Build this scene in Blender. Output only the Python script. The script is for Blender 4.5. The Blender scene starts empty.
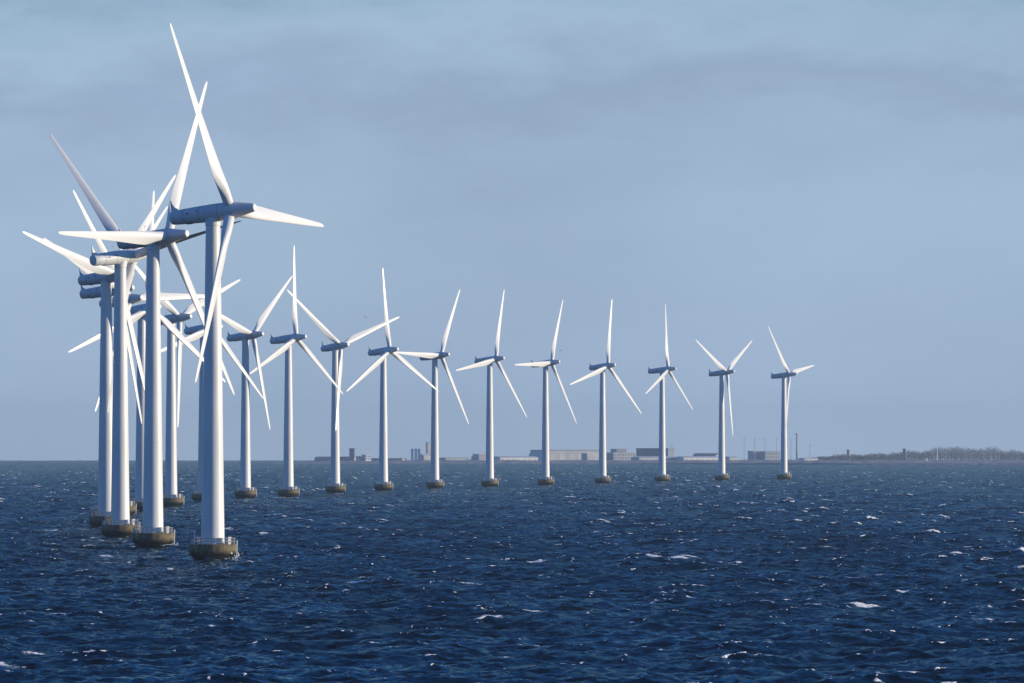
import bpy, bmesh, math, random
import numpy as np
from mathutils import Matrix, Vector

C = bpy.context.scene
COL = C.collection
R_EARTH = 7.4e6          # effective radius with refraction
EYE = 21.9               # camera height above the sea (m)
FPX = 7900.0             # focal length in pixels for a 1024 px wide frame
def drop(x, y):
    return -(x * x + y * y) / (2 * R_EARTH)

# ------------------------------------------------------------------ camera
cam = bpy.data.cameras.new('camera')
cam_ob = bpy.data.objects.new('camera', cam); COL.objects.link(cam_ob)
cam.sensor_width = 36.0
cam.lens = FPX / 1024 * 36.0
cam.clip_start = 1.0
cam.clip_end = 60000.0
cam_ob.location = (0, 0, EYE)
cam_ob.rotation_euler = (math.radians(90) + math.atan(99.9 / FPX), 0, 0)
C.camera = cam_ob

# ------------------------------------------------------------------ light
SUN_AZ = math.radians(92.0)    # clockwise from the view direction
SUN_EL = math.radians(8.0)
world = bpy.data.worlds.new('World'); C.world = world
world.use_nodes = True
wn, wl = world.node_tree.nodes, world.node_tree.links
wn.clear()
w_out = wn.new('ShaderNodeOutputWorld')
w_bg = wn.new('ShaderNodeBackground'); w_bg.inputs['Strength'].default_value = 0.10
sky = wn.new('ShaderNodeTexSky'); sky.sky_type = 'NISHITA'
sky.sun_disc = False
sky.sun_elevation = SUN_EL; sky.sun_rotation = SUN_AZ
sky.altitude = 0; sky.air_density = 1.0; sky.dust_density = 0.6; sky.ozone_density = 3.0
# thin cloud banks low over the sea
tc = wn.new('ShaderNodeTexCoord')
mp = wn.new('ShaderNodeMapping'); mp.inputs['Scale'].default_value = (32, 32, 95)
mp.inputs['Location'].default_value = (3.1, 0.4, 1.7)
nz = wn.new('ShaderNodeTexNoise'); nz.inputs['Scale'].default_value = 1.0
nz.inputs['Detail'].default_value = 7; nz.inputs['Roughness'].default_value = 0.6
tint = wn.new('ShaderNodeMix'); tint.data_type = 'RGBA'; tint.blend_type = 'MULTIPLY'
tint.inputs['Factor'].default_value = 1.0
tint.inputs['B'].default_value = (0.30, 0.95, 1.95, 1)
# a stratus bank with a billowed upper edge about two and a half degrees up, clearer teal air above it
lin = lambda r, g, b_: tuple(((c / 255 + .055) / 1.055) ** 2.4 * 10 for c in (r, g, b_)) + (1,)
cc = wn.new('ShaderNodeValToRGB')
els = cc.color_ramp.elements
stops = [(0.0, (166, 186, 212)), (0.25, (163, 185, 212)), (0.50, (164, 187, 212)), (0.64, (160, 182, 209)), (0.75, (152, 173, 200)), (0.86, (161, 186, 209)), (0.95, (153, 181, 204)), (1.0, (145, 173, 197))]
els[0].position = 0.0; els[0].color = lin(*stops[0][1]); els[1].position = 1.0; els[1].color = lin(*stops[-1][1])
for p_, c_ in stops[1:-1]:
    e_ = els.new(p_); e_.color = lin(*c_)
hgt = wn.new('ShaderNodeMath'); hgt.operation = 'MULTIPLY_ADD'       # elevation + billows -> ramp position
hgt.inputs[1].default_value = 1 / 0.0585
bil = wn.new('ShaderNodeMath'); bil.operation = 'MULTIPLY_ADD'; bil.inputs[1].default_value = 0.62; bil.inputs[2].default_value = -0.31
# broad uneven brightness across the sky
mp2 = wn.new('ShaderNodeMapping'); mp2.inputs['Scale'].default_value = (14, 14, 30); mp2.inputs['Location'].default_value = (0.7, 5.2, 0.3)
nz2 = wn.new('ShaderNodeTexNoise'); nz2.inputs['Scale'].default_value = 1.0; nz2.inputs['Detail'].default_value = 4
lum = wn.new('ShaderNodeMapRange'); lum.inputs['From Min'].default_value = 0.3; lum.inputs['From Max'].default_value = 0.7
lum.inputs['To Min'].default_value = 0.92; lum.inputs['To Max'].default_value = 1.09
ccl = wn.new('ShaderNodeVectorMath'); ccl.operation = 'SCALE'
# the veil of cloud is thick at the horizon and thins out higher up
sx = wn.new('ShaderNodeSeparateXYZ')
veil = wn.new('ShaderNodeMapRange'); veil.interpolation_type = 'SMOOTHSTEP'
veil.inputs['From Min'].default_value = 0.06; veil.inputs['From Max'].default_value = 0.17
veil.inputs['To Min'].default_value = 0.97; veil.inputs['To Max'].default_value = 0.06
mixc = wn.new('ShaderNodeMix'); mixc.data_type = 'RGBA'
wl.new(tc.outputs['Generated'], mp.inputs['Vector'])
wl.new(tc.outputs['Generated'], sx.inputs[0])
wl.new(mp.outputs['Vector'], nz.inputs['Vector'])
wl.new(nz.outputs['Fac'], bil.inputs[0])
wl.new(sx.outputs['Z'], hgt.inputs[0]); wl.new(bil.outputs['Value'], hgt.inputs[2])
wl.new(hgt.outputs['Value'], cc.inputs['Fac'])
wl.new(tc.outputs['Generated'], mp2.inputs['Vector']); wl.new(mp2.outputs['Vector'], nz2.inputs['Vector'])
wl.new(nz2.outputs['Fac'], lum.inputs['Value'])
wl.new(cc.outputs['Color'], ccl.inputs[0]); wl.new(lum.outputs['Result'], ccl.inputs['Scale'])
wl.new(sx.outputs['Z'], veil.inputs['Value'])
wl.new(sky.outputs['Color'], tint.inputs['A'])
wl.new(tint.outputs['Result'], mixc.inputs['A'])
wl.new(ccl.outputs['Vector'], mixc.inputs['B'])
wl.new(veil.outputs['Result'], mixc.inputs['Factor'])
wl.new(mixc.outputs['Result'], w_bg.inputs['Color'])
wl.new(w_bg.outputs['Background'], w_out.inputs['Surface'])

sun = bpy.data.lights.new('sun', 'SUN'); sun.energy = 4.8; sun.angle = math.radians(0.5)
sun.color = (1.0, 0.855, 0.645)
sun_ob = bpy.data.objects.new('sun', sun); COL.objects.link(sun_ob)
sd = Vector((math.sin(SUN_AZ) * math.cos(SUN_EL), math.cos(SUN_AZ) * math.cos(SUN_EL), math.sin(SUN_EL)))
sun_ob.rotation_euler = sd.to_track_quat('Z', 'Y').to_euler()
sun_ob.location = sd * 300

C.view_settings.view_transform = 'Standard'
C.view_settings.look = 'None'
C.view_settings.exposure = 0.0
C.view_settings.gamma = 1.0
C.view_settings.use_curve_mapping = False
C.cycles.use_denoising = True
C.cycles.max_bounces = 6
C.cycles.volume_bounces = 0

# ------------------------------------------------------------------ helpers
def prop(o, label=None, cat=None, group=None, kind=None):
    if label: o['label'] = label
    if cat: o['category'] = cat
    if group: o['group'] = group
    if kind: o['kind'] = kind
    return o

def link(name, me, m=None, parent=None, smooth=False):
    o = bpy.data.objects.new(name, me); COL.objects.link(o)
    if m is not None and not me.materials: me.materials.append(m)
    if smooth:
        me.polygons.foreach_set('use_smooth', [True] * len(me.polygons))
    if parent is not None: o.parent = parent
    return o

def obj(name, bm, m, parent=None, smooth=False):
    bmesh.ops.recalc_face_normals(bm, faces=bm.faces)
    me = bpy.data.meshes.new(name); bm.to_mesh(me); bm.free()
    return link(name, me, m, parent, smooth)

def empty(name, loc):
    o = bpy.data.objects.new(name, None); COL.objects.link(o)
    o.location = loc; o.empty_display_size = 1
    return o

def add_lathe(bm, prof, seg=48, mat=None, cap0=True, cap1=True):
    """revolve (axial, radius) about local Z"""
    mat = mat or Matrix()
    rings = []
    for z, r in prof:
        rings.append([bm.verts.new(mat @ Vector((r * math.cos(2 * math.pi * k / seg), r * math.sin(2 * math.pi * k / seg), z))) for k in range(seg)])
    for a, b in zip(rings, rings[1:]):
        for k in range(seg):
            bm.faces.new((a[k], a[(k + 1) % seg], b[(k + 1) % seg], b[k]))
    if cap0: bm.faces.new(rings[0][::-1])
    if cap1: bm.faces.new(rings[-1])

def add_box(bm, lo, hi, mat=None):
    mat = mat or Matrix()
    v = [bm.verts.new(mat @ Vector((x, y, z))) for z in (lo[2], hi[2]) for y in (lo[1], hi[1]) for x in (lo[0], hi[0])]
    for f in ((0, 1, 3, 2), (4, 6, 7, 5), (0, 4, 5, 1), (1, 5, 7, 3), (3, 7, 6, 2), (2, 6, 4, 0)):
        bm.faces.new([v[i] for i in f])

def add_bar(bm, p, q, r, seg=6):
    p, q = Vector(p), Vector(q); d = q - p
    m = Matrix.Translation(p) @ d.to_track_quat('Z', 'Y').to_matrix().to_4x4()
    add_lathe(bm, [(0, r), (d.length, r)], seg, m)

def sharp_edges(o, deg=35):
    me = o.data
    bm = bmesh.new(); bm.from_mesh(me)
    for e in bm.edges:
        if len(e.link_faces) == 2 and e.calc_face_angle(0) > math.radians(deg): e.smooth = False
    bm.to_mesh(me); bm.free()

# ------------------------------------------------------------------ materials
def mat(name, col, rough=0.6, spec=0.5):
    m = bpy.data.materials.new(name); m.use_nodes = True
    b = m.node_tree.nodes['Principled BSDF']
    b.inputs['Base Color'].default_value = (*col, 1)
    b.inputs['Roughness'].default_value = rough
    b.inputs['Specular IOR Level'].default_value = spec
    return m

def mottled(name, c0, c1, scale, rough=0.6, stretch=(1, 1, 1), lo=0.35, hi=0.65, bump=0.0, spec=0.5):
    m = mat(name, c0, rough, spec); n, l = m.node_tree.nodes, m.node_tree.links
    b = n['Principled BSDF']
    t = n.new('ShaderNodeTexCoord'); p = n.new('ShaderNodeMapping'); p.inputs['Scale'].default_value = stretch
    x = n.new('ShaderNodeTexNoise'); x.inputs['Scale'].default_value = scale; x.inputs['Detail'].default_value = 5
    r = n.new('ShaderNodeValToRGB')
    r.color_ramp.elements[0].position = lo; r.color_ramp.elements[1].position = hi
    r.color_ramp.elements[0].color = (*c0, 1); r.color_ramp.elements[1].color = (*c1, 1)
    l.new(t.outputs['Object'], p.inputs['Vector']); l.new(p.outputs['Vector'], x.inputs['Vector'])
    l.new(x.outputs['Fac'], r.inputs['Fac']); l.new(r.outputs['Color'], b.inputs['Base Color'])
    if bump:
        u = n.new('ShaderNodeBump'); u.inputs['Strength'].default_value = bump; u.inputs['Distance'].default_value = 0.1
        l.new(x.outputs['Fac'], u.inputs['Height']); l.new(u.outputs['Normal'], b.inputs['Normal'])
    return m

M_TOWER = mottled('tower_paint', (0.69, 0.69, 0.67), (0.81, 0.81, 0.79), 0.6, 0.42, (1.2, 1.2, 0.12))
M_BLADE = mottled('blade_gelcoat', (0.76, 0.76, 0.75), (0.82, 0.82, 0.80), 0.4, 0.35, (1, 1, 0.2))
M_NACELLE = mottled('nacelle_paint', (0.62, 0.63, 0.64), (0.70, 0.71, 0.72), 0.8, 0.5, (0.4, 1, 1))
M_STEEL = mat('galvanised_steel', (0.55, 0.56, 0.57), 0.5)
M_RAIL = mat('weathered_rail', (0.30, 0.31, 0.32), 0.6)
M_SEAM = mat('seam_rubber', (0.10, 0.11, 0.12), 0.7)
M_DOOR = mat('door_paint', (0.35, 0.38, 0.40), 0.5)
M_WHITE = mat('white_paint', (0.80, 0.80, 0.78), 0.5)

# wet concrete: pale weathered top, algae and a dark tide band below
M_CONC = mottled('weathered_concrete', (0.075, 0.066, 0.04), (0.28, 0.22, 0.122), 1.1, 0.7, (1, 1, 0.45), 0.3, 0.7, 0.3, 0.15)
def tide_band(m):
    n, l = m.node_tree.nodes, m.node_tree.links
    b = n['Principled BSDF']; src = b.inputs['Base Color'].links[0].from_socket
    t = n.new('ShaderNodeTexCoord'); s = n.new('ShaderNodeSeparateXYZ'); l.new(t.outputs['Object'], s.inputs[0])
    x = n.new('ShaderNodeTexNoise'); x.inputs['Scale'].default_value = 1.6; x.inputs['Detail'].default_value = 4
    l.new(t.outputs['Object'], x.inputs['Vector'])
    a = n.new('ShaderNodeMath'); a.operation = 'MULTIPLY_ADD'; a.inputs[1].default_value = 1.6
    l.new(x.outputs['Fac'], a.inputs[0]); l.new(s.outputs['Z'], a.inputs[2])
    r = n.new('ShaderNodeMapRange'); r.inputs['From Min'].default_value = 2.1; r.inputs['From Max'].default_value = 3.0
    l.new(a.outputs['Value'], r.inputs['Value'])
    k = n.new('ShaderNodeMix'); k.data_type = 'RGBA'; k.inputs['A'].default_value = (0.010, 0.012, 0.008, 1)
    l.new(r.outputs['Result'], k.inputs['Factor']); l.new(src, k.inputs['B'])
    l.new(k.outputs['Result'], b.inputs['Base Color'])
tide_band(M_CONC)

# ------------------------------------------------------------------ sea
def sea_material():
    m = bpy.data.materials.new('sea_water'); m.use_nodes = True
    n, l = m.node_tree.nodes, m.node_tree.links
    n.remove(n['Principled BSDF'])
    # body colour of the water under a reflection that saturates at grazing angles, as on a wind-roughened sea
    body = n.new('ShaderNodeBsdfDiffuse'); body.inputs['Color'].default_value = (0.0005, 0.006, 0.015, 1)
    gls = n.new('ShaderNodeBsdfGlossy'); gls.inputs['Roughness'].default_value = 0.10; gls.inputs['Color'].default_value = (0.60, 0.87, 0.97, 1)
    fr = n.new('ShaderNodeFresnel'); fr.inputs['IOR'].default_value = 1.33
    frm = n.new('ShaderNodeMath'); frm.operation = 'MULTIPLY'; frm.inputs[1].default_value = 0.46
    bmx = n.new('ShaderNodeMixShader')
    # gusts: patches of rougher and smoother water reflect more or less of the sky
    gm = n.new('ShaderNodeMapping'); gm.inputs['Scale'].default_value = (0.022, 0.009, 0)
    gx_ = n.new('ShaderNodeTexNoise'); gx_.inputs['Scale'].default_value = 1.0; gx_.inputs['Detail'].default_value = 4; gx_.inputs['Roughness'].default_value = 0.6
    gr = n.new('ShaderNodeMapRange'); gr.inputs['From Min'].default_value = 0.3; gr.inputs['From Max'].default_value = 0.7
    gr.inputs['To Min'].default_value = 0.28; gr.inputs['To Max'].default_value = 0.60
    gp = n.new('ShaderNodeNewGeometry')
    l.new(gp.outputs['Position'], gm.inputs['Vector']); l.new(gm.outputs['Vector'], gx_.inputs['Vector']); l.new(gx_.outputs['Fac'], gr.inputs['Value'])
    l.new(gr.outputs['Result'], frm.inputs[1])
    l.new(fr.outputs['Fac'], frm.inputs[0]); l.new(frm.outputs['Value'], bmx.inputs['Fac'])
    l.new(body.outputs['BSDF'], bmx.inputs[1]); l.new(gls.outputs['BSDF'], bmx.inputs[2])
    geo = n.new('ShaderNodeNewGeometry')
    # wavelets as a direct disturbance of the normal, at three sizes
    def wob(scale, k, st):
        p = n.new('ShaderNodeMapping'); p.inputs['Scale'].default_value = st
        x = n.new('ShaderNodeTexNoise'); x.inputs['Scale'].default_value = scale; x.inputs['Detail'].default_value = 4
        x.inputs['Roughness'].default_value = 0.6
        l.new(geo.outputs['Position'], p.inputs['Vector']); l.new(p.outputs['Vector'], x.inputs['Vector'])
        s = n.new('ShaderNodeVectorMath'); s.operation = 'SUBTRACT'; s.inputs[1].default_value = (0.5, 0.5, 0.5)
        l.new(x.outputs['Color'], s.inputs[0])
        g = n.new('ShaderNodeVectorMath'); g.operation = 'MULTIPLY'; g.inputs[1].default_value = (k, k, 0)
        l.new(s.outputs['Vector'], g.inputs[0])
        return g.outputs['Vector']
    a1 = wob(0.8, 0.95, (1.0, 1.0, 0.0)); a2 = wob(0.17, 0.75, (1.0, 0.8, 0.0))
    s1 = n.new('ShaderNodeVectorMath'); s1.operation = 'ADD'; l.new(a1, s1.inputs[0]); l.new(a2, s1.inputs[1])
    s2 = n.new('ShaderNodeVectorMath'); s2.operation = 'ADD'; l.new(s1.outputs['Vector'], s2.inputs[0]); l.new(geo.outputs['Normal'], s2.inputs[1])
    nm = n.new('ShaderNodeVectorMath'); nm.operation = 'NORMALIZE'; l.new(s2.outputs['Vector'], nm.inputs[0])
    for q_ in (body, gls, fr): l.new(nm.outputs['Vector'], q_.inputs['Normal'])
    # foam where the waves break
    at = n.new('ShaderNodeAttribute'); at.attribute_name = 'foam'
    fx = n.new('ShaderNodeTexNoise'); fx.inputs['Scale'].default_value = 1.9; fx.inputs['Detail'].default_value = 5
    fx.inputs['Roughness'].default_value = 0.78
    l.new(geo.outputs['Position'], fx.inputs['Vector'])
    ad = n.new('ShaderNodeMath'); ad.operation = 'ADD'; l.new(at.outputs['Fac'], ad.inputs[0]); l.new(fx.outputs['Fac'], ad.inputs[1])
    r = n.new('ShaderNodeMapRange'); r.inputs['From Min'].default_value = 1.12; r.inputs['From Max'].default_value = 1.24
    l.new(ad.outputs['Value'], r.inputs['Value'])
    fo = n.new('ShaderNodeBsdfDiffuse'); fo.inputs['Color'].default_value = (0.86, 0.87, 0.88, 1)
    # froth is a rough heap of bubbles: its little faces point every way and many of them catch the low sun
    a3 = wob(3.1, 3.6, (1.0, 1.0, 1.0))
    s3 = n.new('ShaderNodeVectorMath'); s3.operation = 'ADD'; l.new(a3, s3.inputs[0]); l.new(geo.outputs['Normal'], s3.inputs[1])
    n3 = n.new('ShaderNodeVectorMath'); n3.operation = 'NORMALIZE'; l.new(s3.outputs['Vector'], n3.inputs[0]); l.new(n3.outputs['Vector'], fo.inputs['Normal'])
    mx = n.new('ShaderNodeMixShader')
    l.new(r.outputs['Result'], mx.inputs['Fac']); l.new(bmx.outputs['Shader'], mx.inputs[1]); l.new(fo.outputs['BSDF'], mx.inputs[2])
    l.new(mx.outputs['Shader'], n['Material Output'].inputs['Surface'])
    return m

def ocean_tile(N, Lt, wind, fetch_peak, hs, wdir, seed, spread=2.0, choppy=1.0):
    """spectral wind sea: height, horizontal shift and Jacobian on an N x N tile of Lt metres"""
    rng = np.random.default_rng(seed)
    kx = np.fft.fftfreq(N, Lt / N) * 2 * np.pi
    KX, KY = np.meshgrid(kx, kx, indexing='xy')
    K = np.hypot(KX, KY); K[0, 0] = 1e-6
    kp = 2 * np.pi / fetch_peak
    w = np.sqrt(9.81 * K); wp = math.sqrt(9.81 * kp)
    sig = np.where(w <= wp, 0.07, 0.09)
    S = K ** -4.0 * np.exp(-1.25 * (kp / K) ** 2) * 3.3 ** np.exp(-((w - wp) ** 2) / (2 * sig ** 2 * wp ** 2))
    cosd = (KX * math.cos(wdir) + KY * math.sin(wdir)) / K
    S *= np.where(cosd > 0, np.abs(cosd) ** (2 * spread), 0) + 0.03
    S[0, 0] = 0
    g = (rng.normal(size=(N, N)) + 1j * rng.normal(size=(N, N))) * np.sqrt(S)
    h = np.fft.ifft2(g)
    sc = hs / 4 / np.std(h.real)
    g *= sc
    H = np.fft.ifft2(g).real
    dx = np.fft.ifft2(1j * KX / K * g).real * choppy
    dy = np.fft.ifft2(1j * KY / K * g).real * choppy
    jxx = 1 + np.fft.ifft2(-KX * KX / K * g).real * choppy
    jyy = 1 + np.fft.ifft2(-KY * KY / K * g).real * choppy
    jxy = np.fft.ifft2(-KX * KY / K * g).real * choppy
    return H, dx, dy, jxx * jyy - jxy * jxy

def sample(tile, Lt, X, Y):
    N = tile.shape[0]
    u = (X / Lt * N) % N; v = (Y / Lt * N) % N
    i = np.floor(u).astype(int); j = np.floor(v).astype(int)
    fu, fv = u - i, v - j
    i %= N; j %= N; i1 = (i + 1) % N; j1 = (j + 1) % N
    return (tile[j, i] * (1 - fu) * (1 - fv) + tile[j, i1] * fu * (1 - fv) + tile[j1, i] * (1 - fu) * fv + tile[j1, i1] * fu * fv)

TURBINES = [  # x, distance, yaw of the rotor axis, rotor angle, label
 (-54.9, 1450, -25, 93, 'nearest and largest white wind turbine, its foundation lowest in the picture'),
 (-74.1, 1631, -33, 30, 'tall turbine left of the nearest one, one blade pointing flat left'),
 (-89.0, 1795, 45, 41, 'turbine turned away from the rest, round rear end and sunlit flank of its nacelle showing'),
 (-103.2, 2009, -36, 46, 'turbine with the leftmost tower of all, one blade reaching to the far left'),
 (-112.4, 2193, -30, 51, 'turbine hidden behind the leftmost tower, only nacelle tail and blades showing'),
 (-115.8, 2342, -43, 88, 'turbine hidden behind the turned away one, nacelle tail just below two others'),
 (-116.9, 2495, -46, 8, 'turbine half hidden by the flat bladed one, long blade straight up'),
 (-116.0, 2688, -36, 69, 'turbine standing clear between the two nearest towers, one blade hanging straight down'),
 (-113.8, 2914, -37, 14, 'turbine whose tower hides behind the nearest tower, nacelle tail peeping out to the left'),
 (-104.9, 3109, -35, 51, 'first free standing turbine right of the nearest tower, blade reaching up and right'),
 (-90.2, 3187, -33, 7, 'second free standing turbine right of the nearest one, blade straight up'),
 (-77.1, 3446, -47, 70, 'turbine in front of the dark shore tower, upper blades spread in a wide V'),
 (-58.7, 3607, -39, 0, 'turbine just left of the three shore silos, blades like an upside down Y'),
 (-37.2, 3808, -36, 32, 'turbine just right of the three shore silos, one blade pointing left'),
 (-11.2, 3973, -33, 21, 'turbine at the left end of the long low white shed ashore'),
 (17.6, 4145, -31, 28, 'turbine in front of the left part of the big grey hall, blade flat left'),
 (49.4, 4309, -37, 14, 'turbine just right of the big grey hall, blade dropping to lower left'),
 (85.7, 4508, -25, 8, 'turbine in front of the dark blue shore block, blade straight up'),
 (124.2, 4678, -32, 60, 'second turbine from the right end, blades in a Y with one straight down'),
 (166.6, 4839, -27, 81, 'last turbine at the right end of the row, smallest of all'),
]
WAVE_DIR = math.radians(150)      # the sea runs to the left and away
def build_sea():
    rows = [25.0]
    while rows[-1] < 480: rows.append(rows[-1] * 1.06)
    while rows[-1] < 20500:
        r = rows[-1]
        if r < 1700: s = 0.75
        elif r < 5500: s = 0.75 + (r - 1700) / 3800 * 6.5
        else: s = 7.25 * (r / 5500) ** 3.2
        rows.append(r + s)
    rows = np.array(rows)
    inner = np.radians(np.linspace(-7.0, 7.0, 721))
    outer = np.radians(np.linspace(7.0, 353.0, 86)[1:-1])
    ang = np.concatenate([inner, outer]); NA = len(ang)
    A, Rr = np.meshgrid(ang, rows, indexing='xy')
    X = Rr * np.sin(A); Y = Rr * np.cos(A)
    flatx, flaty = X.copy(), Y.copy()
    # waves fade out on the coarse part of the sheet (never in view from here)
    fade = np.clip((np.radians(7.0) - np.abs((A + np.pi) % (2 * np.pi) - np.pi)) / np.radians(0.3), 0, 1) * np.clip((Rr - 450) / 60, 0, 1)
    t1 = ocean_tile(1024, 331.0, 9, 23.0, 1.2, WAVE_DIR, 3, 1.6, 1.0)
    t2 = ocean_tile(512, 97.0, 9, 6.0, 0.38, WAVE_DIR + 0.35, 8, 0.9, 1.0)
    c, s = math.cos(0.5), math.sin(0.5)
    X2, Y2 = X * c - Y * s, X * s + Y * c
    Z = sample(t1[0], 331.0, X, Y) + sample(t2[0], 97.0, X2, Y2)
    DX = sample(t1[1], 331.0, X, Y) + 0.7 * sample(t2[1], 97.0, X2, Y2)
    DY = sample(t1[2], 331.0, X, Y) + 0.7 * sample(t2[2], 97.0, X2, Y2)
    J = sample(t1[3], 331.0, X, Y)
    J2 = sample(t2[3], 97.0, X2, Y2)
    # slow gusts change how much breaks
    t3 = ocean_tile(256, 1300.0, 9, 260.0, 1.0, WAVE_DIR, 21, 0.3, 0.0)[0]
    gust = sample(t3, 1300.0, X, Y)
    q = np.quantile(J, 0.024)
    foam = np.clip((q - J) / 0.10 + 0.25 * gust, 0, None) * (J < q + 0.03)
    foam = np.clip(foam, 0, 1.0) * 0.92
    # the bigger breakers: a bright lip along a crest and a thinner wash trailing behind it
    rb = np.random.default_rng(17)
    lip = np.zeros_like(foam); nb = 0
    for _ in range(6000):
        if nb >= 330: break
        r = math.sqrt(rb.uniform(690 ** 2, 2000 ** 2)); a = math.radians(rb.uniform(-6.0, 6.0))
        px, py = r * math.sin(a), r * math.cos(a)
        hz = sample(t1[0], 331.0, np.array([px]), np.array([py]))[0]
        if hz < 0.16: continue
        nb += 1
        big = rb.random() < 0.30
        L = rb.uniform(2.0, 4.4) if big else rb.uniform(0.6, 1.5); W = rb.uniform(1.6, 3.2) if big else rb.uniform(0.4, 0.9)
        dirc = WAVE_DIR + rb.normal(0, 0.35)
        i0, i1 = np.searchsorted(rows, [r - 16, r + 16]); j0, j1 = np.searchsorted(inner, [a - 14 / r, a + 14 / r])
        if j1 <= j0: continue
        gx = flatx[i0:i1, j0:j1] - px; gy = flaty[i0:i1, j0:j1] - py
        u = gx * math.cos(dirc) + gy * math.sin(dirc); v = -gx * math.sin(dirc) + gy * math.cos(dirc)
        v = v + 0.8 * np.sin(u * 0.9 + rb.uniform(0, 6)) + 0.5 * np.sin(u * 2.3 + rb.uniform(0, 6))
        front = np.exp(-(v / L) ** 2 - (u / W) ** 2) * 0.98
        wash = np.where(u < 0, np.exp(-(v / (L * 1.3)) ** 2 - (u / (W * 3.6)) ** 2), 0) * 0.66
        lip[i0:i1, j0:j1] = np.maximum(lip[i0:i1, j0:j1], np.maximum(front, wash))
    # wash round the foundations, mostly on the weather side
    for tb in TURBINES[:6]:
        tx, ty = tb[0], tb[1]; r = math.hypot(tx, ty); a = math.atan2(tx, ty)
        i0, i1 = np.searchsorted(rows, [r - 16, r + 14]); j0, j1 = np.searchsorted(inner, [a - 16 / r, a + 16 / r])
        gx = flatx[i0:i1, j0:j1] - tx; gy = flaty[i0:i1, j0:j1] - ty
        q_ = np.hypot(gx, gy); side = 0.5 + 0.5 * np.cos(np.arctan2(gy, gx) + 0.9)
        ring = np.exp(-((q_ - 3.6) / 1.3) ** 2) * (0.45 + 0.5 * side) + np.where(q_ > 3.6, np.exp(-((q_ - 3.6) / 5.0) ** 2), 0) * 0.42 * side
        lip[i0:i1, j0:j1] = np.maximum(lip[i0:i1, j0:j1], ring)
    foam = np.maximum(foam, lip)
    foam *= fade
    X = X + DX * fade; Y = Y + DY * fade; Z = Z * fade + drop(flatx, flaty)
    NR = len(rows)
    co = np.stack([X, Y, Z], -1).reshape(-1, 3).astype(np.float32)
    idx = np.arange(NR * NA).reshape(NR, NA)
    nxt = np.roll(idx, -1, axis=1)
    quads = np.stack([idx[:-1], idx[1:], nxt[1:], nxt[:-1]], -1).reshape(-1, 4)
    me = bpy.data.meshes.new('sea')
    me.vertices.add(len(co)); me.vertices.foreach_set('co', co.ravel())
    me.loops.add(quads.size); me.loops.foreach_set('vertex_index', quads.ravel().astype(np.int32))
    me.polygons.add(len(quads))
    me.polygons.foreach_set('loop_start', np.arange(0, quads.size, 4, dtype=np.int32))
    me.polygons.foreach_set('use_smooth', np.ones(len(quads), bool))
    me.update(calc_edges=True)
    at = me.attributes.new('foam', 'FLOAT', 'POINT'); at.data.foreach_set('value', foam.ravel().astype(np.float32))
    o = link('sea', me, sea_material())
    if me.polygons[len(quads) // 2].normal.z < 0: me.flip_normals()
    prop(o, kind='structure')
    print('sea', len(co))
    return t1, t2, (c, s)

SEA = build_sea()

def sea_height(x, y):
    t1, t2, (c, s) = SEA
    a = np.array([x]); b = np.array([y])
    return float(sample(t1[0], 331.0, a, b)[0] + sample(t2[0], 97.0, a * c - b * s, a * s + b * c)[0])

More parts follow.
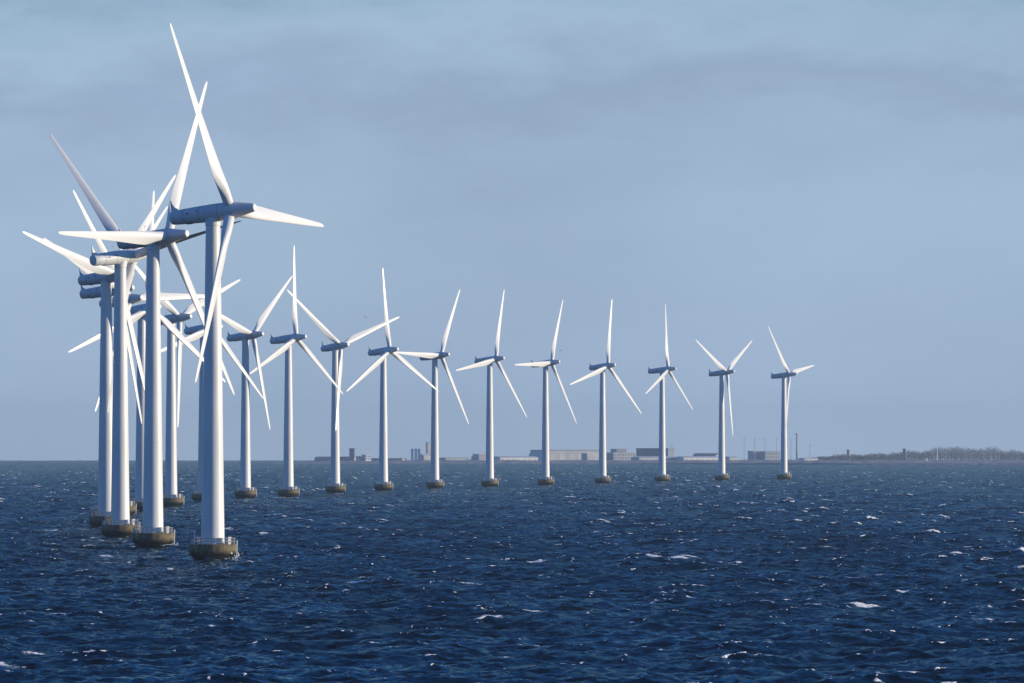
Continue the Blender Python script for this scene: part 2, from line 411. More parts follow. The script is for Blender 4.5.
# whitecaps: low ragged ridges of foam riding on the crests
def build_whitecaps():
    rng = random.Random(5)
    t1, t2, (c, s) = SEA
    bm = bmesh.new()
    n = 0
    cx, cy = -math.sin(WAVE_DIR), math.cos(WAVE_DIR)      # along the crest
    tries = 0
    while n < 1000 and tries < 60000:
        tries += 1
        # uniform over the sea surface in a wide fan
        r = math.sqrt(rng.uniform(2100 ** 2, 6500 ** 2)); a = math.radians(rng.uniform(-6.5, 6.5))
        if r > 2200 and rng.random() > 0.55: continue
        x, y = r * math.sin(a), r * math.cos(a)
        if sea_height(x, y) < 0.36: continue
        n += 1
        L = rng.uniform(0.7, 2.2) * (1.5 if rng.random() < 0.12 else 1.0)
        if r > 2200: L *= 1.25
        hh = rng.uniform(0.12, 0.34); k = rng.randint(5, 9)
        ang = rng.uniform(-0.5, 0.9)
        ux, uy = math.cos(ang), math.sin(ang) * 0.8
        prev = None; off = 0
        z0 = drop(x, y)
        for i in range(k + 1):
            t = i / k * 2 - 1
            off += rng.uniform(-0.2, 0.2)
            px, py = x + ux * t * L + off * 0.3, y + uy * t * L + off
            z = z0 + sea_height(px, py)
            e = max(0.02, (1 - t * t)) * rng.uniform(0.35, 1.0)
            w = 0.25 + 0.8 * e
            ring = [bm.verts.new((px + rng.uniform(-.1, .1), py - w, z - 0.05)), bm.verts.new((px, py - w * .4, z + hh * e * .8)),
                    bm.verts.new((px, py + w * .3, z + hh * e)), bm.verts.new((px, py + w, z - 0.05))]
            if prev:
                for q in range(3): bm.faces.new((prev[q], ring[q], ring[q + 1], prev[q + 1]))
            prev = ring
    # spray thrown up against the windward side of the nearer foundations
    for (x, y, yaw, ph, lab), size in zip(TURBINES[:5], (.7, .4, .35, .35, .3)):
        for i in range(int(130 * size)):
            a = math.radians(rng.gauss(-14, 17)); r = 3.75 + abs(rng.gauss(0, .55)); u = rng.random() ** 1.8
            p = Vector((x + (r + u * 1.0) * math.cos(a), y + (r + u * 1.0) * math.sin(a), drop(x, y) + u * 2.1 * size + .15))
            q = [p + Vector((rng.uniform(-1, 1), rng.uniform(-1, 1), rng.uniform(-1, 1))) * .22 for _ in range(4)]
            v = [bm.verts.new(k_) for k_ in q]
            for f in ((0, 1, 2), (0, 3, 1), (1, 3, 2), (2, 3, 0)): bm.faces.new([v[j] for j in f])
    m = mottled('sea_foam', (0.50, 0.56, 0.62), (0.86, 0.87, 0.87), 2.5, 0.9, (1, 1, 1), 0.35, 0.6)
    o = obj('whitecaps', bm, m)
    prop(o, 'scattered white foam caps breaking on the dark blue sea', None, None, 'stuff')

# ------------------------------------------------------------------ wind turbine (axis along local +X, tower foot at the sea)
HUB_Z = 64.0
TILT = math.radians(6.0)
HUB_X = 3.7

def blade_mesh():
    bm = bmesh.new(); NS = 24
    # span, chord, thickness ratio, twist (deg), roundness
    st = [(1.15, 1.90, 1.0, 12, 1), (2.2, 1.90, 1.0, 12, 1), (3.2, 1.98, 0.94, 12, 0.85), (4.6, 2.25, 0.72, 11.5, 0.5), (6.2, 2.65, 0.50, 10.5, 0.16),
          (8.0, 2.88, 0.36, 9, 0), (10.5, 2.78, 0.28, 7.5, 0), (14, 2.48, 0.23, 5.5, 0), (19, 2.06, 0.20, 3.5, 0), (24, 1.70, 0.18, 2, 0),
          (29, 1.36, 0.17, 1, 0), (33, 1.08, 0.16, 0.4, 0), (35.8, 0.88, 0.16, 0, 0), (37.2, 0.68, 0.16, 0, 0), (37.85, 0.40, 0.18, 0, 0), (38.05, 0.12, 0.2, 0, 0)]
    rings = []
    for z, ch, th, tw, rd in st:
        ring = []
        for k in range(NS):
            u = 2 * math.pi * k / NS
            xc = 0.5 * (1 - math.cos(u))                       # 0 = leading edge, 1 = trailing
            yt = 5 * (0.2969 * math.sqrt(xc) - 0.1260 * xc - 0.3516 * xc ** 2 + 0.2843 * xc ** 3 - 0.1036 * xc ** 4) * th
            sgn = 1 if u <= math.pi else -1
            ax, ay = (0.32 - xc) * ch, sgn * yt * ch
            cxx, cyy = 0.5 * math.cos(u) * ch, 0.5 * math.sin(u) * ch
            a_, b_ = ax * (1 - rd) + cxx * rd, ay * (1 - rd) + cyy * rd
            t = math.radians(tw)
            # chord along +Y (leading edge), thickness along X; leading edge turned into the wind
            ring.append(bm.verts.new((b_ * math.cos(t) + a_ * math.sin(t), a_ * math.cos(t) - b_ * math.sin(t), z)))
        rings.append(ring)
    for a, b in zip(rings, rings[1:]):
        for k in range(NS): bm.faces.new((a[k], a[(k + 1) % NS], b[(k + 1) % NS], b[k]))
    bm.faces.new(rings[0][::-1]); bm.faces.new(rings[-1])
    return bm

RX = Matrix.Rotation(math.radians(90), 4, 'Y')      # lathe axis Z -> +X
def make_turbine():
    t = empty('wind_turbine', (0, 0, 0))
    # foundation: broad concrete drum narrowing to an ice cone at the water
    bm = bmesh.new()
    add_lathe(bm, [(-3.0, 3.3), (0.0, 3.3), (0.35, 3.42), (1.1, 4.05), (1.5, 4.3), (2.0, 4.42), (2.9, 4.38), (3.15, 4.32), (3.2, 4.2)], 56)
    fo = obj('foundation', bm, M_CONC, t, True); sharp_edges(fo, 40)
    bm = bmesh.new(); n = 22
    for k in range(n):
        a = 2 * math.pi * k / n; p = (4.05 * math.cos(a), 4.05 * math.sin(a))
        add_bar(bm, (*p, 3.18), (*p, 4.32), 0.06)
        a2 = 2 * math.pi * (k + 1) / n; q = (4.05 * math.cos(a2), 4.05 * math.sin(a2))
        for z in (3.72, 4.3): add_bar(bm, (*p, z), (*q, z), 0.05)
    obj('railing', bm, M_RAIL, fo)
    bm = bmesh.new()
    for y in (-0.35, 0.35):
        add_bar(bm, (4.42, y, 0.9), (4.52, y, 3.9), 0.07, 8)
    for i in range(7): add_bar(bm, (4.43 + i * 0.014, -0.35, 1.1 + i * 0.42), (4.43 + i * 0.014, 0.35, 1.1 + i * 0.42), 0.035)
    ld = obj('boat_ladder', bm, M_STEEL, fo); ld.rotation_euler.z = math.radians(-8)
    bm = bmesh.new()
    add_box(bm, (3.0, -0.5, 3.2), (3.75, 0.45, 4.45)); add_box(bm, (2.95, -0.55, 4.45), (3.8, 0.5, 4.53))
    cb = obj('equipment_cabinet', bm, M_STEEL, fo); cb.rotation_euler.z = math.radians(-32)
    bm = bmesh.new()
    add_bar(bm, (-3.3, -1.2, 3.18), (-3.3, -1.2, 5.2), 0.09, 8); add_bar(bm, (-3.3, -1.2, 5.2), (-3.9, -1.5, 5.6), 0.07, 8)
    add_lathe(bm, [(0, 0.2), (0.38, 0.2), (0.5, 0.08)], 12, Matrix.Translation((-3.3, -1.2, 5.22)))
    obj('lamp_post', bm, M_WHITE, fo)
    bm = bmesh.new()
    add_lathe(bm, [(0, 0.28), (0.5, 0.28), (0.75, 0.12)], 14, Matrix.Translation((-3.75, -0.5, 3.2)))
    obj('mooring_bollard', bm, M_WHITE, fo)
    # tower: three bolted cans
    bm = bmesh.new()
    def tr(z): return 2.15 - (z - 3.2) / (62.4 - 3.2) * 0.83
    prof = [(3.21, 2.42), (3.42, 2.42), (3.43, tr(3.4))]
    for zj in (22.0, 43.0): prof += [(zj - 0.1, tr(zj)), (zj - 0.09, tr(zj) + 0.035), (zj + 0.09, tr(zj) + 0.035), (zj + 0.1, tr(zj))]
    prof += [(61.6, tr(61.6)), (61.7, 1.42), (62.5, 1.42), (62.6, 1.3)]
    add_lathe(bm, prof, 64)
    tw = obj('tower', bm, M_TOWER, t, True); sharp_edges(tw, 30)
    bm = bmesh.new(); d = Matrix.Rotation(math.radians(60), 4, 'Z')
    add_box(bm, (2.08, -0.45, 3.9), (2.2, 0.45, 6.0), d)
    dr = obj('door', bm, M_DOOR, tw)
    # nacelle: long tapering drum
    bm = bmesh.new()
    add_lathe(bm, [(-8.5, 1.02), (-8.42, 1.18), (-8.2, 1.27), (-6.5, 1.38), (-3.5, 1.52), (-0.5, 1.62), (1.45, 1.66), (1.55, 1.60)], 40, RX)
    add_lathe(bm, [(-1.75, 1.45), (-0.9, 1.45)], 40)          # yaw collar
    na = obj('nacelle', bm, M_NACELLE, t, True); sharp_edges(na, 40)
    bm = bmesh.new()
    pts = [(-8.42, 0.9), (-8.50, 3.25), (-8.36, 3.30), (-8.05, 2.45), (-7.65, 1.85), (-7.0, 1.45), (-6.6, 0.95)]
    def fin_w(x, z): return 0.07 + 0.20 * max(0, (3.2 - z) / 2.3)
    f1 = [bm.verts.new((x, -fin_w(x, z), z)) for x, z in pts]; f2 = [bm.verts.new((x, fin_w(x, z), z)) for x, z in pts]
    bm.faces.new(f1); bm.faces.new(f2[::-1]); npt = len(pts)
    for k in range(npt): bm.faces.new((f1[k], f1[(k + 1) % npt], f2[(k + 1) % npt], f2[k]))
    obj('tail_fin', bm, M_NACELLE, na)
    bm = bmesh.new()
    add_bar(bm, (-1.9, 0, 1.5), (-1.9, 0, 2.9), 0.035); add_bar(bm, (-1.9, -0.3, 2.6), (-1.9, 0.3, 2.6), 0.03)
    add_lathe(bm, [(0, 0.09), (0.2, 0.09)], 8, Matrix.Translation((-1.9, 0.3, 2.6)))
    obj('weather_mast', bm, M_STEEL, na)
    for sy in (-1, 1):
        for x, z, w in ((-4.6, 0.35, .2), (-2.6, 0.6, .16)):
            bm = bmesh.new(); add_box(bm, (x - w, sy * 1.47 - .1, z - .1), (x + w, sy * 1.47 + .1, z + .1)); obj('vent', bm, M_SEAM, na)
    bm = bmesh.new(); add_box(bm, (-5.4, -.45, -1.52), (-4.5, .45, -1.2)); obj('hatch', bm, M_SEAM, na)
    for x, r in ((-5.6, 1.435), (-2.2, 1.575)):
        bm = bmesh.new(); add_lathe(bm, [(x - .03, r - .05), (x - .03, r + .006), (x + .03, r + .010), (x + .03, r - .05)], 40, RX, False, False); obj('panel_seam', bm, M_SEAM, na)
    # hub and long spinner
    bm = bmesh.new()
    add_lathe(bm, [(1.60, 1.5), (1.72, 1.62), (3.0, 1.66), (4.6, 1.58), (5.0, 1.45), (8.2, 0.80), (8.45, 0.74)], 40, RX)
    hu = obj('hub', bm, M_NACELLE, t, True); sharp_edges(hu, 40)
    bm = bmesh.new(); add_lathe(bm, [(8.452, 0.72), (8.62, 0.70), (8.72, 0.58)], 32, RX)
    obj('nose_cap', bm, M_WHITE, hu)
    bm = bmesh.new(); add_lathe(bm, [(1.54, 1.50), (1.615, 1.50)], 40, RX)
    obj('seal_ring', bm, M_SEAM, hu)
    bme = blade_mesh(); first = None
    for k in range(3):
        if first is None:
            b = obj('blade', bme, M_BLADE, t, True)
            bm = bmesh.new(); add_lathe(bm, [(1.45, 0.96), (1.78, 0.96), (1.86, 0.91)], 32)
            cl = obj('root_collar', bm, M_NACELLE, b, True); sharp_edges(cl, 40)
            first = b
        else:
            b = first.copy(); COL.objects.link(b); b.parent = t
            c2 = cl.copy(); COL.objects.link(c2); c2.parent = b
    return t

def copy_tree(o, parent=None):
    c = o.copy(); COL.objects.link(c); c.parent = parent
    for ch in list(o.children): copy_tree(ch, c)
    return c

def pose(t, x, y, yaw, phase, pitch=0):
    t.location = (x, y, drop(x, y))
    top = Matrix.Rotation(math.radians(yaw), 4, 'Z') @ Matrix.Translation((0, 0, HUB_Z)) @ Matrix.Rotation(-TILT, 4, 'Y')
    k = 0
    for ch in t.children:
        nm = ch.name.split('.')[0]
        if nm in ('nacelle', 'hub'): ch.matrix_local = top
        elif nm == 'blade':
            ch.matrix_local = top @ Matrix.Translation((HUB_X, 0, 0)) @ Matrix.Rotation(-math.radians(phase + 120 * k), 4, 'X') @ Matrix.Rotation(-math.radians(pitch), 4, 'Z'); k += 1

proto = make_turbine()
for i, (x, y, yaw, ph, lab) in enumerate(TURBINES):
    t = proto if i == 0 else copy_tree(proto)
    pose(t, x, y, yaw, ph, 102 if yaw > 0 else 0)   # the turned one has its blades feathered
    prop(t, lab, 'wind turbine', 'offshore wind turbines standing in a curved row')

build_whitecaps()

# ------------------------------------------------------------------ far shore, about nine to twelve kilometres off
def at(px, py, d):
    """true position of something seen at (px, py) that stands at distance d"""
    return (px - 512) / FPX * d, d, EYE - (py - 441.4) * d / FPX

M_LAND = mottled('shore_scrub', (0.20, 0.195, 0.20), (0.40, 0.375, 0.365), 0.012, 0.9, (1, 1, 3))
M_STONE = mottled('breakwater_stone', (0.16, 0.15, 0.15), (0.30, 0.28, 0.27), 0.012, 0.9)
def land(name, m, pts, h, slope, seed):
    """low ground: front edge follows pts (x, d), rises to h metres over slope metres, then runs back"""
    rng = random.Random(seed); bm = bmesh.new(); prev = None
    n = 160
    xs = [p[0] for p in pts]; ds = [p[1] for p in pts]; hs = [p[2] for p in pts]; bk = [p[3] for p in pts]
    for i in range(n + 1):
        x = xs[0] + (xs[-1] - xs[0]) * i / n
        d = float(np.interp(x, xs, ds)); e = float(np.interp(x, xs, hs)) * h; back = float(np.interp(x, xs, bk))
        ring = []
        for dd, zz in ((-slope * .3, -1.5), (0, 0.15), (slope * .5, e * .55), (slope, e), (slope + back * .5, e), (slope + back, e * .9), (slope + back + 30, -1.5)):
            j = rng.uniform(-.12, .12) * e
            ring.append(bm.verts.new((x * (d + dd) / d, d + dd, drop(x, d + dd) + zz + (j if zz > 0 else 0))))
        if prev:
            for q in range(6): bm.faces.new((prev[q], ring[q], ring[q + 1], prev[q + 1]))
        prev = ring
    bm.normal_update()
    o = obj(name, bm, m)
    prop(o, kind='structure')
land('shore_land', M_LAND, [(-310, 10300, .05, 200), (-240, 10250, .7, 1100), (-60, 10200, 1, 2200), (200, 10000, 1, 2300), (500, 9900, 1.0, 2000), (1100, 9600, 1, 2000)], 3.9, 260, 2)
land('harbour_spit', M_STONE, [(60, 9700, .1, 15), (160, 9650, .8, 40), (400, 9200, 1, 60), (900, 8900, 1, 60)], 2.3, 25, 4)

def building(name, label, cat, px0, px1, ytop, ybot, d, wall, roofm=None, roof=None, depth=40, extra=None, group=None, yaw=None):
    x0, _, zt = at(px0, ytop, d); x1, _, zb = at(px1, ybot, d)
    t = empty(name, ((x0 + x1) / 2, d, drop(x0, d) + 3.5)); base = t.location.z
    zt -= base; zb = -1.5; hw = (x1 - x0) / 2
    rh = 0.0
    if roof == 'gable': rh = min(zt * .3, 4)
    if roof == 'flat': rh = 0.8
    bm = bmesh.new(); add_box(bm, (-hw, -depth / 2, zb), (hw, depth / 2, zt - rh)); w = obj('wall', bm, wall, t)
    if roof == 'gable':
        bm = bmesh.new(); o_ = 0.6
        v = [bm.verts.new(p) for p in ((-hw - o_, -depth / 2 - o_, zt - rh + .01), (hw + o_, -depth / 2 - o_, zt - rh + .01), (hw + o_, depth / 2 + o_, zt - rh + .01), (-hw - o_, depth / 2 + o_, zt - rh + .01), (-hw - o_, 0, zt), (hw + o_, 0, zt))]
        for f in ((0, 1, 5, 4), (2, 3, 4, 5), (0, 4, 3), (1, 2, 5), (3, 2, 1, 0)): bm.faces.new([v[i] for i in f])
        obj('roof', bm, roofm, t)
    elif roof == 'flat':
        bm = bmesh.new(); add_box(bm, (-hw - .5, -depth / 2 - .5, zt - rh + .01), (hw + .5, depth / 2 + .5, zt)); obj('roof', bm, roofm, t)
    if extra: extra(t, hw, depth, zt, rh)
    t.rotation_euler.z = math.radians(yaw if yaw is not None else (-14 if wall in (M_DARKB, M_BRICK) else 24))
    prop(t, label, cat, group)
    return t

M_GREYW = mottled('grey_cladding', (0.42, 0.43, 0.44), (0.50, 0.51, 0.52), 0.05, 0.7)  # shore walls, roofs and glass: colours lightened to stand in for haze
M_PALE = mottled('pale_render', (0.52, 0.50, 0.46), (0.66, 0.64, 0.60), 0.05, 0.8)
M_WHITEW = mottled('white_cladding', (0.74, 0.73, 0.70), (0.82, 0.81, 0.79), 0.05, 0.7)
M_DARKB = mottled('hazed_dark_cladding', (0.15, 0.19, 0.25), (0.20, 0.24, 0.31), 0.05, 0.6)
M_DARKR = mottled('hazed_dark_roofing', (0.17, 0.175, 0.19), (0.23, 0.235, 0.25), 0.05, 0.8)
M_BRICK = mottled('hazed_brown_brick', (0.33, 0.32, 0.32), (0.40, 0.38, 0.37), 0.05, 0.85)
M_GLASS = mat('hazed_dark_glass', (0.20, 0.22, 0.25), 0.3)

def windows(rows_, cols_, m=None, fill=.62):
    def f(t, hw, dep, zt, rh):
        h = (zt - rh - 1.0) / rows_; w = 2 * hw / cols_
        for r_ in range(rows_):
            for c_ in range(cols_):
                x = -hw + (c_ + .5) * w; z = 0.8 + (r_ + .5) * h
                bm = bmesh.new(); add_box(bm, (x - w * fill / 2, -dep / 2 - .12, z - h * .28), (x + w * fill / 2, -dep / 2 + .05, z + h * .28))
                obj('window', bm, m or M_GLASS, t)
    return f
def doors(n, m=None):
    def f(t, hw, dep, zt, rh):
        w = 2 * hw / n
        for c_ in range(n):
            x = -hw + (c_ + .5) * w
            bm = bmesh.new(); add_box(bm, (x - w * .28, -dep / 2 - .12, -.5), (x + w * .28, -dep / 2 + .05, (zt - rh) * .6)); obj('gate', bm, m or M_GREYW, t)
    return f

D = 11200
building('low_shed', 'long low dark shed at the left end of the shore', 'shed', 317, 340, 456.6, 459.5, D, M_BRICK, M_DARKR, 'gable', 30, doors(5))
building('tower_block', 'dark blue tower block behind the low sheds on the left shore', 'tower block', 350, 355.2, 448.3, 459.5, D + 200, M_DARKB, M_DARKR, 'flat', 9, windows(5, 2))
building('warehouse', 'flat brown warehouse at the foot of the dark tower block', 'warehouse', 343, 357, 456.6, 459.8, D, M_BRICK, M_DARKR, 'flat', 25, windows(1, 5))
building('white_house', 'small bright white house just right of the dark tower block', 'house', 357, 361, 456.2, 459.6, D - 100, M_WHITEW, M_DARKR, 'gable', 10, windows(1, 2))
building('white_terminal', 'bright white stepped terminal building left of the silos', 'terminal', 363.5, 369.5, 454.6, 459.4, D - 100, M_WHITEW, M_PALE, 'flat', 14, windows(2, 3))
building('low_shed', 'low brown shed between the white terminal and the silos', 'shed', 372, 405, 458.1, 459.9, D, M_BRICK, M_DARKR, 'gable', 25, doors(6))
for k, px in enumerate((412.2, 415.8, 419.0)):
    x, d, zt = at(px, 448.6, D); base = drop(x, d) + 3.5
    t = empty('silo', (x, d, base)); h = zt - base
    bm = bmesh.new(); add_lathe(bm, [(-1.5, 1.9), (h - 1.2, 1.9)], 24); b_ = obj('body', bm, M_WHITEW, t, True); sharp_edges(b_)
    bm = bmesh.new(); add_lathe(bm, [(h - 1.19, 2.0), (h - .9, 2.0), (h, .7)], 24); obj('cap', bm, M_GREYW, t)
    prop(t, ('leftmost of three tall white silos on the shore', 'middle one of three tall white silos on the shore', 'rightmost of three tall white silos on the shore')[k], 'silo', 'white silos on the shore')
building('silo_tower', 'slim tall pale tower right of the three silos', 'tower', 426.6, 430.8, 442.2, 459.5, D, M_PALE, M_GREYW, 'flat', 6, windows(6, 1, M_GREYW, .4))
building('pale_shed', 'pale sloping shed at the foot of the slim tower', 'shed', 421, 431, 453.6, 459.6, D - 80, M_PALE, M_WHITEW, 'gable', 18, doors(3))
building('low_shed', 'low grey shed right of the slim pale tower', 'shed', 441, 466, 457.6, 460, D, M_GREYW, M_DARKR, 'flat', 25, doors(6))
def spire(t, hw, dep, zt, rh):
    bm = bmesh.new(); add_lathe(bm, [(zt + .02, 1.3), (zt + 3, .8), (zt + 6.2, .06)], 8); obj('spire', bm, M_DARKR, t)
building('church_tower', 'small dark spired tower left of the pale block', 'tower', 471.6, 474.6, 456.6, 459.6, D + 300, M_BRICK, M_DARKR, 'flat', 4, spire)
building('pale_block', 'pale block between the spired tower and the long white shed', 'building', 476, 485, 454.0, 459.8, D + 100, M_PALE, M_GREYW, 'flat', 18, windows(2, 5))
building('white_shed', 'long low white shed reaching to the big grey hall', 'shed', 494, 535.5, 456.2, 459.7, D - 150, M_WHITEW, M_WHITEW, 'gable', 30, doors(7, M_PALE))
def hall_ends(t, hw, dep, zt, rh):
    bm = bmesh.new()
    p = [(-hw - 4.5, -1.5), (-hw - .01, -1.5), (-hw - .01, zt - rh - .2), (-hw - 4.0, zt * .45)]
    a = [bm.verts.new((x, -dep / 2 + 2, z)) for x, z in p]; b = [bm.verts.new((x, dep / 2 - 2, z)) for x, z in p]
    bm.faces.new(a); bm.faces.new(b[::-1])
    for k in range(4): bm.faces.new((a[k], b[k], b[(k + 1) % 4], a[(k + 1) % 4]))
    obj('lean_to', bm, M_PALE, t)
    doors(6, M_PALE)(t, hw, dep, zt, rh)
building('hall', 'big grey hall with a dark roof line, largest building on the shore', 'hall', 536.5, 598, 449.9, 459.8, D, M_GREYW, M_DARKR, 'flat', 60, hall_ends)
building('white_annex', 'white low annex in front of the right end of the grey hall', 'annex', 583.5, 599, 453.2, 459.8, D - 120, M_PALE, M_WHITEW, 'flat', 20, doors(3))
building('stepped_block', 'lower grey block right of the big hall', 'building', 608, 632.3, 452.4, 459.8, D, M_GREYW, M_GREYW, 'flat', 30, windows(2, 8, M_DARKB))
building('stepped_block', 'taller narrow grey block standing behind the lower grey one', 'building', 613, 624, 448.9, 459.8, D + 150, M_GREYW, M_DARKR, 'flat', 20, windows(3, 4))
building('dark_block', 'wide dark blue block with a thin mast beside it', 'building', 639, 671.5, 448.2, 459.8, D + 100, M_DARKB, M_DARKR, 'flat', 40, windows(2, 9))
building('white_shed', 'low white shed in front of the dark blue block', 'shed', 633, 677, 456.3, 459.9, D - 150, M_PALE, M_WHITEW, 'gable', 28, doors(8))
building('white_shed', 'long low white shed left of the second turbine from the right', 'shed', 677.5, 719, 456.2, 459.9, D - 150, M_WHITEW, M_WHITEW, 'gable', 28, doors(7, M_PALE))
building('dark_warehouse', 'dark roofed warehouse behind the long white shed on the right', 'warehouse', 695, 718, 453.2, 459.8, D + 100, M_BRICK, M_DARKR, 'gable', 30, windows(1, 6))
building('pale_shed', 'small pale shed right of the second turbine from the right', 'shed', 726, 735.5, 456.3, 459.9, D, M_PALE, M_WHITEW, 'gable', 20, doors(2))
building('far_block', 'hazy grey stepped block far behind the shore', 'building', 750, 756, 451.0, 459.8, 13500, M_GREYW, M_DARKR, 'flat', 20, windows(3, 3))
building('far_block', 'wide hazy grey block behind the masts', 'building', 761, 777, 451.4, 459.8, 13500, M_GREYW, M_DARKR, 'flat', 30, windows(2, 6))
building('white_shed', 'thin bright white shed right of the tall chimney', 'shed', 800, 824.5, 457.8, 460.6, D - 200, M_WHITEW, M_WHITEW, 'gable', 20, doors(5, M_PALE))
building('lookout_tower', 'small square tower rising from the low trees right of the white shed', 'tower', 847, 849.6, 449.8, 459.8, D, M_BRICK, M_DARKR, 'flat', 4, windows(2, 1))
building('lookout_tower', 'small square tower at the left edge of the tall wood', 'tower', 903, 906, 448.6, 459.8, D, M_BRICK, M_DARKR, 'flat', 4, windows(3, 1))
building('beach_house', 'tiny white house in front of the wood', 'house', 925, 927.2, 458.2, 460.5, 10400, M_WHITEW, M_PALE, 'gable', 4, windows(1, 1))
building('low_shed', 'low brown shed on the shore below the right hand tower', 'shed', 896, 914, 461.2, 463.2, 10150, M_PALE, M_BRICK, 'gable', 10, doors(4))

# chimney and masts
x, d, zt = at(797, 433.5, 12500); base = drop(x, d) + 3
t = empty('chimney', (x, d, base)); h = zt - base
bm = bmesh.new(); add_lathe(bm, [(-1.5, 1.7), (h - 1.6, 1.25)], 24); obj('shaft', bm, M_GREYW, t, True)
bm = bmesh.new(); add_lathe(bm, [(h - 1.59, 2.2), (h - 1.2, 3.4), (h - .3, 3.4), (h, 2.6)], 24); obj('crown_platform', bm, M_WHITEW, t)
prop(t, 'tall grey chimney with a wide pale top beside the last turbine', 'chimney')
MASTS = [(671.9, 445.0, 11300, 'thin mast at the right end of the dark blue block'), (744.2, 438.6, 13000, 'first faint lamp mast from the left, right of the second last turbine'),
         (754.6, 438.6, 13000, 'second faint lamp mast, above the narrow hazy block'), (765.0, 438.8, 13000, 'third faint lamp mast, left edge of the wide hazy block'),
         (776.6, 439.0, 13000, 'fourth faint lamp mast, close left of the last turbine'), (791.0, 438.8, 13000, 'fifth faint lamp mast, between last turbine and chimney'),
         (810.0, 444.5, 13500, 'short faint mast right of the tall chimney')]
for px, yt, dd, lab in MASTS:
    x, d, zt = at(px, yt, dd); base = drop(x, d) + 3; h = zt - base
    t = empty('lamp_mast', (x, d, base))
    bm = bmesh.new(); add_lathe(bm, [(-1.5, .55), (h - .8, .3)], 10); obj('pole', bm, M_GREYW, t)
    bm = bmesh.new(); add_box(bm, (-1.3, -.5, h - .79), (1.3, .5, h)); obj('lamp_head', bm, M_GREYW, t)
    prop(t, lab, 'mast', 'masts along the far shore')
x, d, zt = at(937.2, 446.8, 10600); base = drop(x, d) + 3.5; h = zt - base
t = empty('light_beacon', (x, d, base))
bm = bmesh.new(); add_lathe(bm, [(-1.5, .75), (h - 1.5, .45)], 16); obj('shaft', bm, M_WHITE, t, True)
bm = bmesh.new(); add_lathe(bm, [(h - 1.49, .8), (h - .6, .8), (h, .1)], 16); obj('lantern', bm, M_WHITE, t)
prop(t, 'slim white beacon standing in front of the wood', 'beacon')

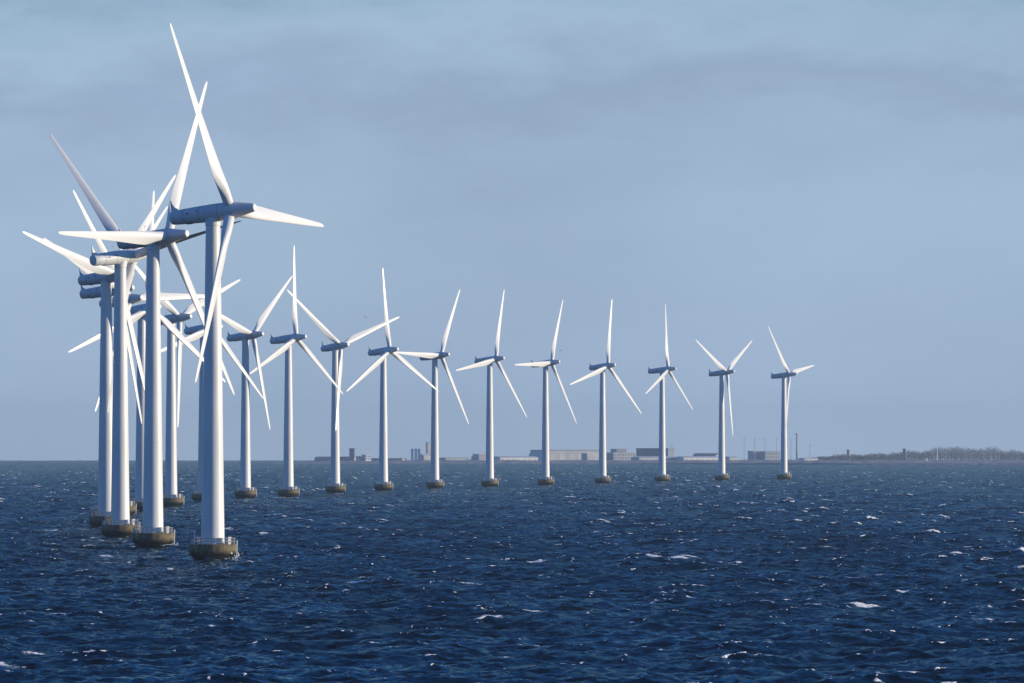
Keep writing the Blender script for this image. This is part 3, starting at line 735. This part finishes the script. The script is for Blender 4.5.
# the wood on the right shore: bare winter crowns, one mass with part of the haze put into its bluish colour
def wood():
    rng = random.Random(11)
    bm = bmesh.new()
    prof_x = [815, 830, 838, 848, 858, 870, 880, 890, 900, 908, 915, 922, 930, 938, 950, 962, 970, 977, 984, 992, 998, 1003, 1012, 1024, 1060, 1150]
    prof_y = [457, 456, 454.2, 454, 454.6, 453.4, 452.6, 453, 452.2, 449.6, 450.6, 451.2, 449, 446.2, 446, 446, 446.6, 449.5, 447, 446, 447.4, 451, 449.4, 450.6, 450, 450]
    for px in np.arange(812, 1150, 2.1):
        for row in range(3):
            d = 11000 + row * 260 + rng.uniform(-90, 90)
            p = px + rng.uniform(-1.2, 1.2)
            yt = float(np.interp(p, prof_x, prof_y)) + rng.uniform(-0.8, 1.6) + 0.9 * math.sin(px * .55) * math.sin(px * .23 + 1) + row * .3
            x, _, zt = at(p, yt, d); g = drop(x, d) + 3.2; H = max(3.0, zt - g)
            rw = min(6.5, H * .45) * rng.uniform(.7, 1.2)
            add_bar(bm, (x, d, g - 1), (x, d, g + H * .5), 0.35, 5)
            for _ in range(190):
                while True:
                    u = Vector((rng.uniform(-1, 1), rng.uniform(-1, 1), rng.uniform(-1, 1)))
                    if u.length < 1: break
                cpos = Vector((x + u.x * rw, d + u.y * rw, g + H * .50 + u.z * H * .50))
                q = [cpos + Vector((rng.uniform(-1, 1), rng.uniform(-1, 1), rng.uniform(-1, 1))) * .70 for _ in range(3)]
                bm.faces.new([bm.verts.new(v) for v in q])
    o = obj('wood', bm, mottled('hazed_winter_twigs', (0.11, 0.11, 0.125), (0.18, 0.175, 0.19), 0.04, 0.9))
    prop(o, 'hazy bare winter wood along the right hand shore', None, None, 'stuff')
wood()

# ------------------------------------------------------------------ gulls
M_GULL = mat('gull_feathers', (0.10, 0.10, 0.11), 0.8)
def gull(px, py, d, label, bank):
    x, _, z = at(px, py, d)
    t = empty('gull', (x, d, z))
    bm = bmesh.new()
    add_lathe(bm, [(-.32, .02), (-.2, .09), (0, .12), (.17, .09), (.25, .065), (.32, .05), (.38, .012)], 10, RX)
    obj('body', bm, M_GULL, t, True)
    for s in (-1, 1):
        bm = bmesh.new()
        pts = [(.13, .08, .05), (.16, .34, .26), (.05, .72, .22), (-.03, .70, .22), (-.02, .34, .25), (-.09, .08, .05)]
        a = [bm.verts.new((p[0], s * p[1], p[2] + .012)) for p in pts]; b = [bm.verts.new((p[0], s * p[1], p[2] - .012)) for p in pts]
        bm.faces.new(a); bm.faces.new(b[::-1])
        for k in range(6): bm.faces.new((a[k], a[(k + 1) % 6], b[(k + 1) % 6], b[k]))
        obj('wing', bm, M_GULL, t)
    t.rotation_euler = (bank, 0, math.radians(70))
    prop(t, label, 'bird', 'gulls in the air')
gull(365.2, 317.3, 3000, 'tiny dark gull flying above the turbine with the wide V blades', .2)
gull(561, 350.8, 3000, 'tiny dark gull flying beside a rotor above the grey hall', -.1)

# ------------------------------------------------------------------ haze
def haze():
    bm = bmesh.new(); S = 21500
    add_box(bm, (-S, -S, -63), (S, S, 112))
    m = bpy.data.materials.new('sea_haze'); m.use_nodes = True
    n, l = m.node_tree.nodes, m.node_tree.links; n.clear()
    o_ = n.new('ShaderNodeOutputMaterial'); v = n.new('ShaderNodeVolumePrincipled')
    v.inputs['Color'].default_value = (0.63, 0.83, 1.0, 1); v.inputs['Density'].default_value = 3.3e-5
    v.inputs['Anisotropy'].default_value = 0.15
    l.new(v.outputs['Volume'], o_.inputs['Volume'])
    o = obj('haze', bm, m); prop(o, kind='stuff')
haze()
